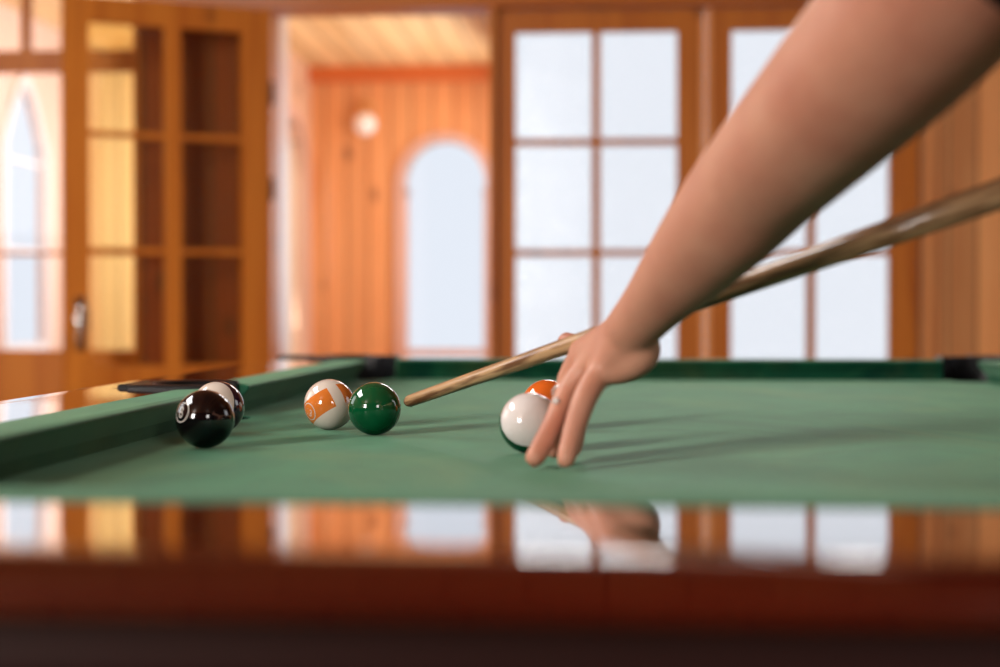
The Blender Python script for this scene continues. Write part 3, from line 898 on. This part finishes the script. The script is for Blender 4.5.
# ------------------------------------------------------------------ cue
tipP = P(407, 402, 1.70); endP = P(1000, 194, 1.15)
cd = (endP - tipP).normalized()
cue = empty('pool_cue', tipP, 'long ash wood pool cue slanting down to its tip beside the green ball', 'pool cue')
LC = 1.47


def lathe_along(bm, o, d, prof, n=28):
    d = d.normalized(); a_ = d.orthogonal().normalized(); b_ = d.cross(a_)
    rings = [[bm.verts.new(o + d * s + (a_ * math.cos(2 * PI * i / n) + b_ * math.sin(2 * PI * i / n)) * r_) for i in range(n)] for (s, r_) in prof]
    for r1, r2 in zip(rings[:-1], rings[1:]):
        for i in range(n): bm.faces.new((r1[i], r1[(i + 1) % n], r2[(i + 1) % n], r2[i]))
    bm.faces.new(rings[0]); bm.faces.new(list(reversed(rings[-1])))


def cue_wood():
    m, nt, b = new_mat('ash_cue_wood'); L = nt.links
    tc = nt.nodes.new('ShaderNodeTexCoord')
    q_ = cd.to_track_quat('X', 'Z').inverted().to_euler()
    mp = nt.nodes.new('ShaderNodeMapping'); mp.inputs['Rotation'].default_value = q_
    L.new(tc.outputs['Object'], mp.inputs[0])
    m2 = nt.nodes.new('ShaderNodeMapping'); m2.inputs['Scale'].default_value = (16, 170, 170); L.new(mp.outputs[0], m2.inputs[0])
    nz = nt.nodes.new('ShaderNodeTexNoise'); nz.inputs['Scale'].default_value = 1.0; nz.inputs['Detail'].default_value = 3; L.new(m2.outputs[0], nz.inputs['Vector'])
    cr = nt.nodes.new('ShaderNodeValToRGB')
    cr.color_ramp.elements[0].position = 0.38; cr.color_ramp.elements[0].color = (0.20, 0.085, 0.035, 1)
    cr.color_ramp.elements[1].position = 0.58; cr.color_ramp.elements[1].color = (0.66, 0.40, 0.20, 1)
    L.new(nz.outputs[0], cr.inputs[0]); L.new(cr.outputs[0], b.inputs['Base Color'])
    b.inputs['Roughness'].default_value = 0.3; b.inputs['Coat Weight'].default_value = 0.6; b.inputs['Coat Roughness'].default_value = 0.12
    return m


O0 = Vector((0, 0, 0))
bm = bmesh.new()
lathe_along(bm, O0, cd, [(0.004, 0.0060), (0.006, 0.0065), (0.3, 0.0082), (0.6, 0.0100), (0.78, 0.0112)])
finish(bm, 'shaft', cue_wood(), cue, smooth=True)
bm = bmesh.new()
lathe_along(bm, O0, cd, [(0.7805, 0.0116), (1.0, 0.0128), (1.3, 0.0142), (LC - 0.01, 0.0148), (LC, 0.012)])
finish(bm, 'butt', wood('dark_cue_butt', (0.04, 0.012, 0.006), (0.09, 0.03, 0.012), 'X', knots=False), cue, smooth=True)
bm = bmesh.new()
lathe_along(bm, O0, cd, [(0.0, 0.0035), (0.001, 0.0050), (0.0039, 0.0060)])
finish(bm, 'tip', plain('worn_tip_leather', (0.16, 0.07, 0.035), 0.8), cue, smooth=True)

# ------------------------------------------------------------------ the player
PB = Vector((0.68, 0.26, 0))
person = empty('person', PB, 'person in black leaning over the table, bare forearm and bridge hand under the cue', 'person')


def skin_mat():
    m, nt, b = new_mat('skin'); L = nt.links
    tc = nt.nodes.new('ShaderNodeTexCoord')
    nz = nt.nodes.new('ShaderNodeTexNoise'); nz.inputs['Scale'].default_value = 14; nz.inputs['Detail'].default_value = 3
    L.new(tc.outputs['Object'], nz.inputs['Vector'])
    cr = nt.nodes.new('ShaderNodeValToRGB')
    cr.color_ramp.elements[0].position = 0.35; cr.color_ramp.elements[0].color = (0.62, 0.26, 0.165, 1)
    cr.color_ramp.elements[1].position = 0.7; cr.color_ramp.elements[1].color = (0.74, 0.37, 0.24, 1)
    L.new(nz.outputs[0], cr.inputs[0]); L.new(cr.outputs[0], b.inputs['Base Color'])
    b.inputs['Roughness'].default_value = 0.48
    b.inputs['Subsurface Weight'].default_value = 0.15
    b.inputs['Subsurface Radius'].default_value = (0.012, 0.005, 0.003)
    b.inputs['Subsurface Scale'].default_value = 0.6
    return m


M_SKIN = skin_mat()


def limb(bm, pts, n=20, step=0.35):
    """closed tapered tube through [(point, radius)] with round ends; pieces are fused by the remesher"""
    # catmull-rom resample
    P_ = [Vector(p) for p, r in pts]; R_ = [r for p, r in pts]
    def cr_(a, b, c, d, t): return 0.5 * ((2 * b) + (c - a) * t + (2 * a - 5 * b + 4 * c - d) * t * t + (3 * b - a - 3 * c + d) * t ** 3)
    Q = []
    for i in range(len(P_) - 1):
        a = P_[max(0, i - 1)]; b_ = P_[i]; c = P_[i + 1]; d = P_[min(len(P_) - 1, i + 2)]
        ra = R_[max(0, i - 1)]; rb = R_[i]; rc = R_[i + 1]; rd = R_[min(len(P_) - 1, i + 2)]
        k = 6
        for j in range(k): Q.append((cr_(a, b_, c, d, j / k), cr_(ra, rb, rc, rd, j / k)))
    Q.append((P_[-1], R_[-1]))
    # round caps
    d0 = (Q[0][0] - Q[1][0]).normalized(); d1 = (Q[-1][0] - Q[-2][0]).normalized()
    pre = [(Q[0][0] + d0 * Q[0][1] * math.sin(a), Q[0][1] * math.cos(a)) for a in (1.45, 1.1, 0.75, 0.35)]
    post = [(Q[-1][0] + d1 * Q[-1][1] * math.sin(a), Q[-1][1] * math.cos(a)) for a in (0.35, 0.75, 1.1, 1.45)]
    Q = pre + Q + post
    up = None; rings = []
    for i, (p, r) in enumerate(Q):
        t = (Q[min(i + 1, len(Q) - 1)][0] - Q[max(i - 1, 0)][0]).normalized()
        if up is None: up = t.orthogonal().normalized()
        up = (up - t * up.dot(t)).normalized(); s_ = t.cross(up)
        rings.append([bm.verts.new(p + (up * math.cos(2 * PI * k / n) + s_ * math.sin(2 * PI * k / n)) * max(r, 0.0004)) for k in range(n)])
    for r1, r2 in zip(rings[:-1], rings[1:]):
        for i in range(n): bm.faces.new((r1[i], r1[(i + 1) % n], r2[(i + 1) % n], r2[i]))
    bm.faces.new(list(reversed(rings[0]))); bm.faces.new(rings[-1])


def blob(bm, c, rad, rot=None):
    m_ = Matrix.Translation(c)
    if rot is not None: m_ = m_ @ rot.to_matrix().to_4x4()
    m_ = m_ @ Matrix.Diagonal((*rad, 1))
    bmesh.ops.create_uvsphere(bm, u_segments=24, v_segments=16, radius=1.0, matrix=m_)


def fused(bm, name, mat, parent, voxel, smooth_it=6, base=None, factor=0.5):
    """fuse overlapping closed pieces into one continuous skin"""
    base = base or PB
    bmesh.ops.recalc_face_normals(bm, faces=bm.faces)
    bmesh.ops.translate(bm, verts=bm.verts, vec=-Vector(base))
    me = bpy.data.meshes.new(name); bm.to_mesh(me); bm.free()
    o = link(name, me, mat, parent)
    r = o.modifiers.new('fuse', 'REMESH'); r.mode = 'VOXEL'; r.voxel_size = voxel; r.use_smooth_shade = True
    s_ = o.modifiers.new('smooth', 'SMOOTH'); s_.iterations = smooth_it; s_.factor = factor
    return o


def cue_at(s_): return tipP + cd * s_


# --- joints of the left arm
SH = Vector((0.235, 0.93, 1.125))
EL = P(762, 178, 1.20)
WR = P(628, 333, 1.372)
arm = bmesh.new()
limb(arm, [(SH + Vector((0.03, -0.02, 0.0)), 0.058), (SH, 0.060), (SH.lerp(EL, 0.45), 0.0575), (SH.lerp(EL, 0.8), 0.051), (EL, 0.047),
           (EL.lerp(WR, 0.22), 0.0435), (EL.lerp(WR, 0.5), 0.036), (EL.lerp(WR, 0.8), 0.0262), (WR, 0.0225)], n=28)
# palm: metacarpals fan from the wrist to the knuckles
K = {'little': P(600, 372, 1.378), 'ring': P(588, 366, 1.402), 'middle': P(580, 358, 1.425), 'index': P(581, 352, 1.462)}
HEEL = P(641, 352, 1.372)
limb(arm, [(WR, 0.021), (WR.lerp(K['little'], 0.5) + Vector((0, 0, -0.002)), 0.0165), (K['little'], 0.0115)])
limb(arm, [(WR, 0.021), (WR.lerp(K['ring'], 0.5), 0.0165), (K['ring'], 0.012)])
limb(arm, [(WR, 0.021), (WR.lerp(K['middle'], 0.5), 0.0165), (K['middle'], 0.0122)])
limb(arm, [(WR, 0.021), (WR.lerp(K['index'], 0.5), 0.016), (K['index'], 0.012)])
limb(arm, [(WR + Vector((0.006, 0, -0.006)), 0.017), (HEEL, 0.0175), (P(622, 366, 1.376), 0.0155), (K['little'], 0.012)])
# fingers
limb(arm, [(K['little'], 0.0118), (P(585, 398, 1.362), 0.0110), (P(573.5, 432, 1.350), 0.0098), (P(566, 459, 1.338), 0.0086)])
limb(arm, [(K['ring'], 0.0122), (P(569, 392, 1.400), 0.0116), (P(554, 425, 1.378), 0.0106), (P(535, 457.5, 1.352), 0.0090)])
limb(arm, [(K['middle'], 0.0122), (P(567, 385, 1.430), 0.0106), (P(566, 418, 1.415), 0.0094), (P(554, 450, 1.396), 0.0082)])
limb(arm, [(K['index'], 0.0120), (P(574, 385, 1.470), 0.0102), (P(578, 420, 1.455), 0.0090), (P(574, 449, 1.435), 0.0078)])
# the thumb rises on the far side of the cue, which lies in the notch behind the knuckles
limb(arm, [(WR.lerp(K['index'], 0.4) + Vector((0, 0.006, -0.004)), 0.017), (P(603, 356, 1.478), 0.0135), (P(582, 346, 1.512), 0.0108), (P(566, 341, 1.526), 0.0090)])

# --- the rest of the body, leaning in from the near end of the table
SR = Vector((0.600, 0.660, 1.225))
NECK = (SH + SR) / 2 + Vector((0.0, 0.02, 0.045))
HEAD = NECK + Vector((-0.035, 0.12, 0.115))
PEL = Vector((0.74, 0.20, 0.96))
HL, HR = PEL + Vector((-0.09, 0.0, -0.02)), PEL + Vector((0.09, -0.03, -0.02))
limb(arm, [(NECK - Vector((0, 0.03, 0.04)), 0.062), (NECK, 0.054), (HEAD - Vector((0, 0.03, 0.06)), 0.056)])
hd = Vector((-0.25, 1.0, -0.35)).normalized()          # where the face looks: along the cue
hq = hd.to_track_quat('Y', 'Z')
blob(arm, HEAD, (0.073, 0.092, 0.108), hq)
up_h = hq @ Vector((0, 0, 1)); rt_h = hq @ Vector((1, 0, 0))
blob(arm, HEAD + hd * 0.045 - up_h * 0.055, (0.050, 0.048, 0.052), hq)          # jaw
limb(arm, [(HEAD + hd * 0.085 + up_h * 0.015, 0.008), (HEAD + hd * 0.100 - up_h * 0.012, 0.010), (HEAD + hd * 0.104 - up_h * 0.024, 0.013)])     # nose
limb(arm, [(HEAD + hd * 0.088 - up_h * 0.055 - rt_h * 0.018, 0.006), (HEAD + hd * 0.094 - up_h * 0.054, 0.008), (HEAD + hd * 0.088 - up_h * 0.055 + rt_h * 0.018, 0.006)])
for sg_ in (-1, 1):
    blob(arm, HEAD + rt_h * 0.073 * sg_ - hd * 0.005, (0.010, 0.018, 0.030), hq)
# right arm back to the butt of the cue
GR = cue_at(1.22)
ER = Vector((0.90, 0.46, 1.30))
WRR = GR + Vector((0.045, -0.035, 0.035))
limb(arm, [(SR, 0.056), (SR.lerp(ER, 0.5), 0.050), (ER, 0.042), (ER.lerp(WRR, 0.3), 0.041), (ER.lerp(WRR, 0.8), 0.028), (WRR, 0.024)], n=24)
w_ = cd; sd = Vector((0, 0, 1)).cross(w_).normalized(); un = w_.cross(sd)
limb(arm, [(WRR, 0.023), (GR + sd * -0.004 + un * 0.030, 0.026), (GR + w_ * -0.01 + un * 0.026, 0.024)])
for j in range(4):
    c_ = GR + w_ * (0.030 - 0.019 * j); r_ = 0.0235
    limb(arm, [(c_ + (sd * math.cos(a_) + un * math.sin(a_)) * r_, 0.0086 - 0.0006 * (j == 3)) for a_ in (1.9, 1.1, 0.2, -0.7, -1.6, -2.3)])
limb(arm, [(GR + un * 0.024 - w_ * 0.02, 0.013), (GR - sd * 0.024 - w_ * 0.035 + un * 0.006, 0.011), (GR - sd * 0.014 - w_ * 0.05 - un * 0.017, 0.009)])
# trunk and legs
limb(arm, [(PEL, 0.125), (PEL.lerp(NECK, 0.35), 0.11), (PEL.lerp(NECK, 0.7) + Vector((0, 0, -0.03)), 0.12), (NECK - Vector((-0.03, 0.09, 0.07)), 0.10)], n=28)
limb(arm, [(SH + Vector((0.03, -0.02, 0.0)), 0.06), ((SH + SR) / 2 + Vector((0.02, -0.04, -0.01)), 0.085), (SR, 0.06)], n=24)
KL, KR = Vector((0.62, 0.28, 0.50)), Vector((0.86, 0.13, 0.50))
AL, AR = Vector((0.60, 0.22, 0.09)), Vector((0.92, 0.02, 0.09))
for (h_, k_, a_) in ((HL, KL, AL), (HR, KR, AR)):
    limb(arm, [(h_, 0.088), (h_.lerp(k_, 0.5), 0.075), (k_, 0.056), (k_.lerp(a_, 0.35), 0.054), (a_, 0.036)], n=24)
    limb(arm, [(a_ - Vector((0, 0.03, 0.045)), 0.034), (a_ + Vector((0, 0.08, -0.055)), 0.032), (a_ + Vector((0, 0.16, -0.062)), 0.025)])
body = fused(arm, 'body', M_SKIN, person, 0.0032, 7)

# clothes
M_SHIRT = plain('black_jersey', (0.010, 0.009, 0.010), 0.85, spec=0.2)
cl = bmesh.new()
limb(cl, [(PEL + Vector((0, 0, 0.02)), 0.142), (PEL.lerp(NECK, 0.35), 0.128), (PEL.lerp(NECK, 0.7) + Vector((0, 0, -0.03)), 0.136), (NECK - Vector((-0.03, 0.09, 0.07)), 0.112)], n=28)
limb(cl, [(SH + Vector((0.03, -0.02, 0.0)), 0.072), ((SH + SR) / 2 + Vector((0.02, -0.04, -0.01)), 0.097), (SR, 0.072)], n=24)
limb(cl, [(SH + Vector((0.03, -0.02, 0.005)), 0.074), (SH + Vector((0.012, -0.01, 0.002)), 0.070)], n=24)
limb(cl, [(SR, 0.072), (SR.lerp(ER, 0.3), 0.066), (SR.lerp(ER, 0.5), 0.062)], n=24)
fused(cl, 'shirt', M_SHIRT, person, 0.007, 5)
cl = bmesh.new()
limb(cl, [(HL + Vector((0.01, 0, 0.07)), 0.10), (PEL + Vector((0, -0.01, 0.02)), 0.13), (HR + Vector((-0.01, 0, 0.07)), 0.10)], n=24)
for (h_, k_, a_) in ((HL, KL, AL), (HR, KR, AR)):
    limb(cl, [(h_, 0.105), (h_.lerp(k_, 0.5), 0.088), (k_, 0.070), (k_.lerp(a_, 0.4), 0.066), (a_ + Vector((0, 0, 0.04)), 0.056)], n=24)
fused(cl, 'trousers', plain('dark_denim', (0.02, 0.025, 0.045), 0.8), person, 0.008, 5)
for a_ in (AL, AR):
    cl = bmesh.new()
    limb(cl, [(a_ - Vector((0, 0.035, 0.040)), 0.044), (a_ + Vector((0, 0.08, -0.050)), 0.040), (a_ + Vector((0, 0.165, -0.057)), 0.033)])
    fused(cl, 'shoe', plain('black_shoe_leather', (0.01, 0.01, 0.01), 0.4), person, 0.006, 4)
hr = bmesh.new()
blob(hr, HEAD - hd * 0.012 + up_h * 0.018, (0.082, 0.098, 0.106), hq)
blob(hr, HEAD - hd * 0.085 - up_h * 0.02, (0.045, 0.045, 0.05), hq)
fc = bmesh.new(); blob(fc, HEAD + hd * 0.085 - up_h * 0.045, (0.085, 0.085, 0.105), hq)
hair = cut(hr, fc)
bmesh.ops.translate(hair, verts=hair.verts, vec=-PB)
finish(hair, 'hair', plain('dark_brown_hair', (0.03, 0.014, 0.008), 0.5), person, smooth=True)
for sg_ in (-1, 1):
    ey_ = bmesh.new()
    bmesh.ops.create_uvsphere(ey_, u_segments=16, v_segments=10, radius=0.0125, matrix=Matrix.Translation(HEAD + hd * 0.079 + up_h * 0.012 + rt_h * 0.031 * sg_ - PB))
    finish(ey_, 'eye', plain('eye_white', (0.75, 0.72, 0.68), 0.2), person, smooth=True)
# ring with a small pale bead on the ring finger
rc = P(566, 396, 1.4035); rdv = (P(552, 424, 1.378) - P(568, 392, 1.405)).normalized()
rg = bmesh.new(); o1 = rdv.orthogonal().normalized(); o2 = rdv.cross(o1)
n1, n2, Rr_, rr_ = 32, 8, 0.0123, 0.0012
vs = [[rg.verts.new(rc - PB + (o1 * math.cos(2 * PI * i / n1) + o2 * math.sin(2 * PI * i / n1)) * (Rr_ + rr_ * math.cos(2 * PI * j / n2)) + rdv * rr_ * math.sin(2 * PI * j / n2)) for j in range(n2)] for i in range(n1)]
for i in range(n1):
    for j in range(n2): rg.faces.new((vs[i][j], vs[(i + 1) % n1][j], vs[(i + 1) % n1][(j + 1) % n2], vs[i][(j + 1) % n2]))
bmesh.ops.create_uvsphere(rg, u_segments=16, v_segments=10, radius=0.0034, matrix=Matrix.Translation(P(556.0, 401, 1.382) - PB))
ro = finish(rg, 'ring', plain('pale_ring_bead', (0.88, 0.84, 0.80), 0.15, 0.3, coat=0.5), person, smooth=True); ro['label'] = 'slim ring with a small pale bead'
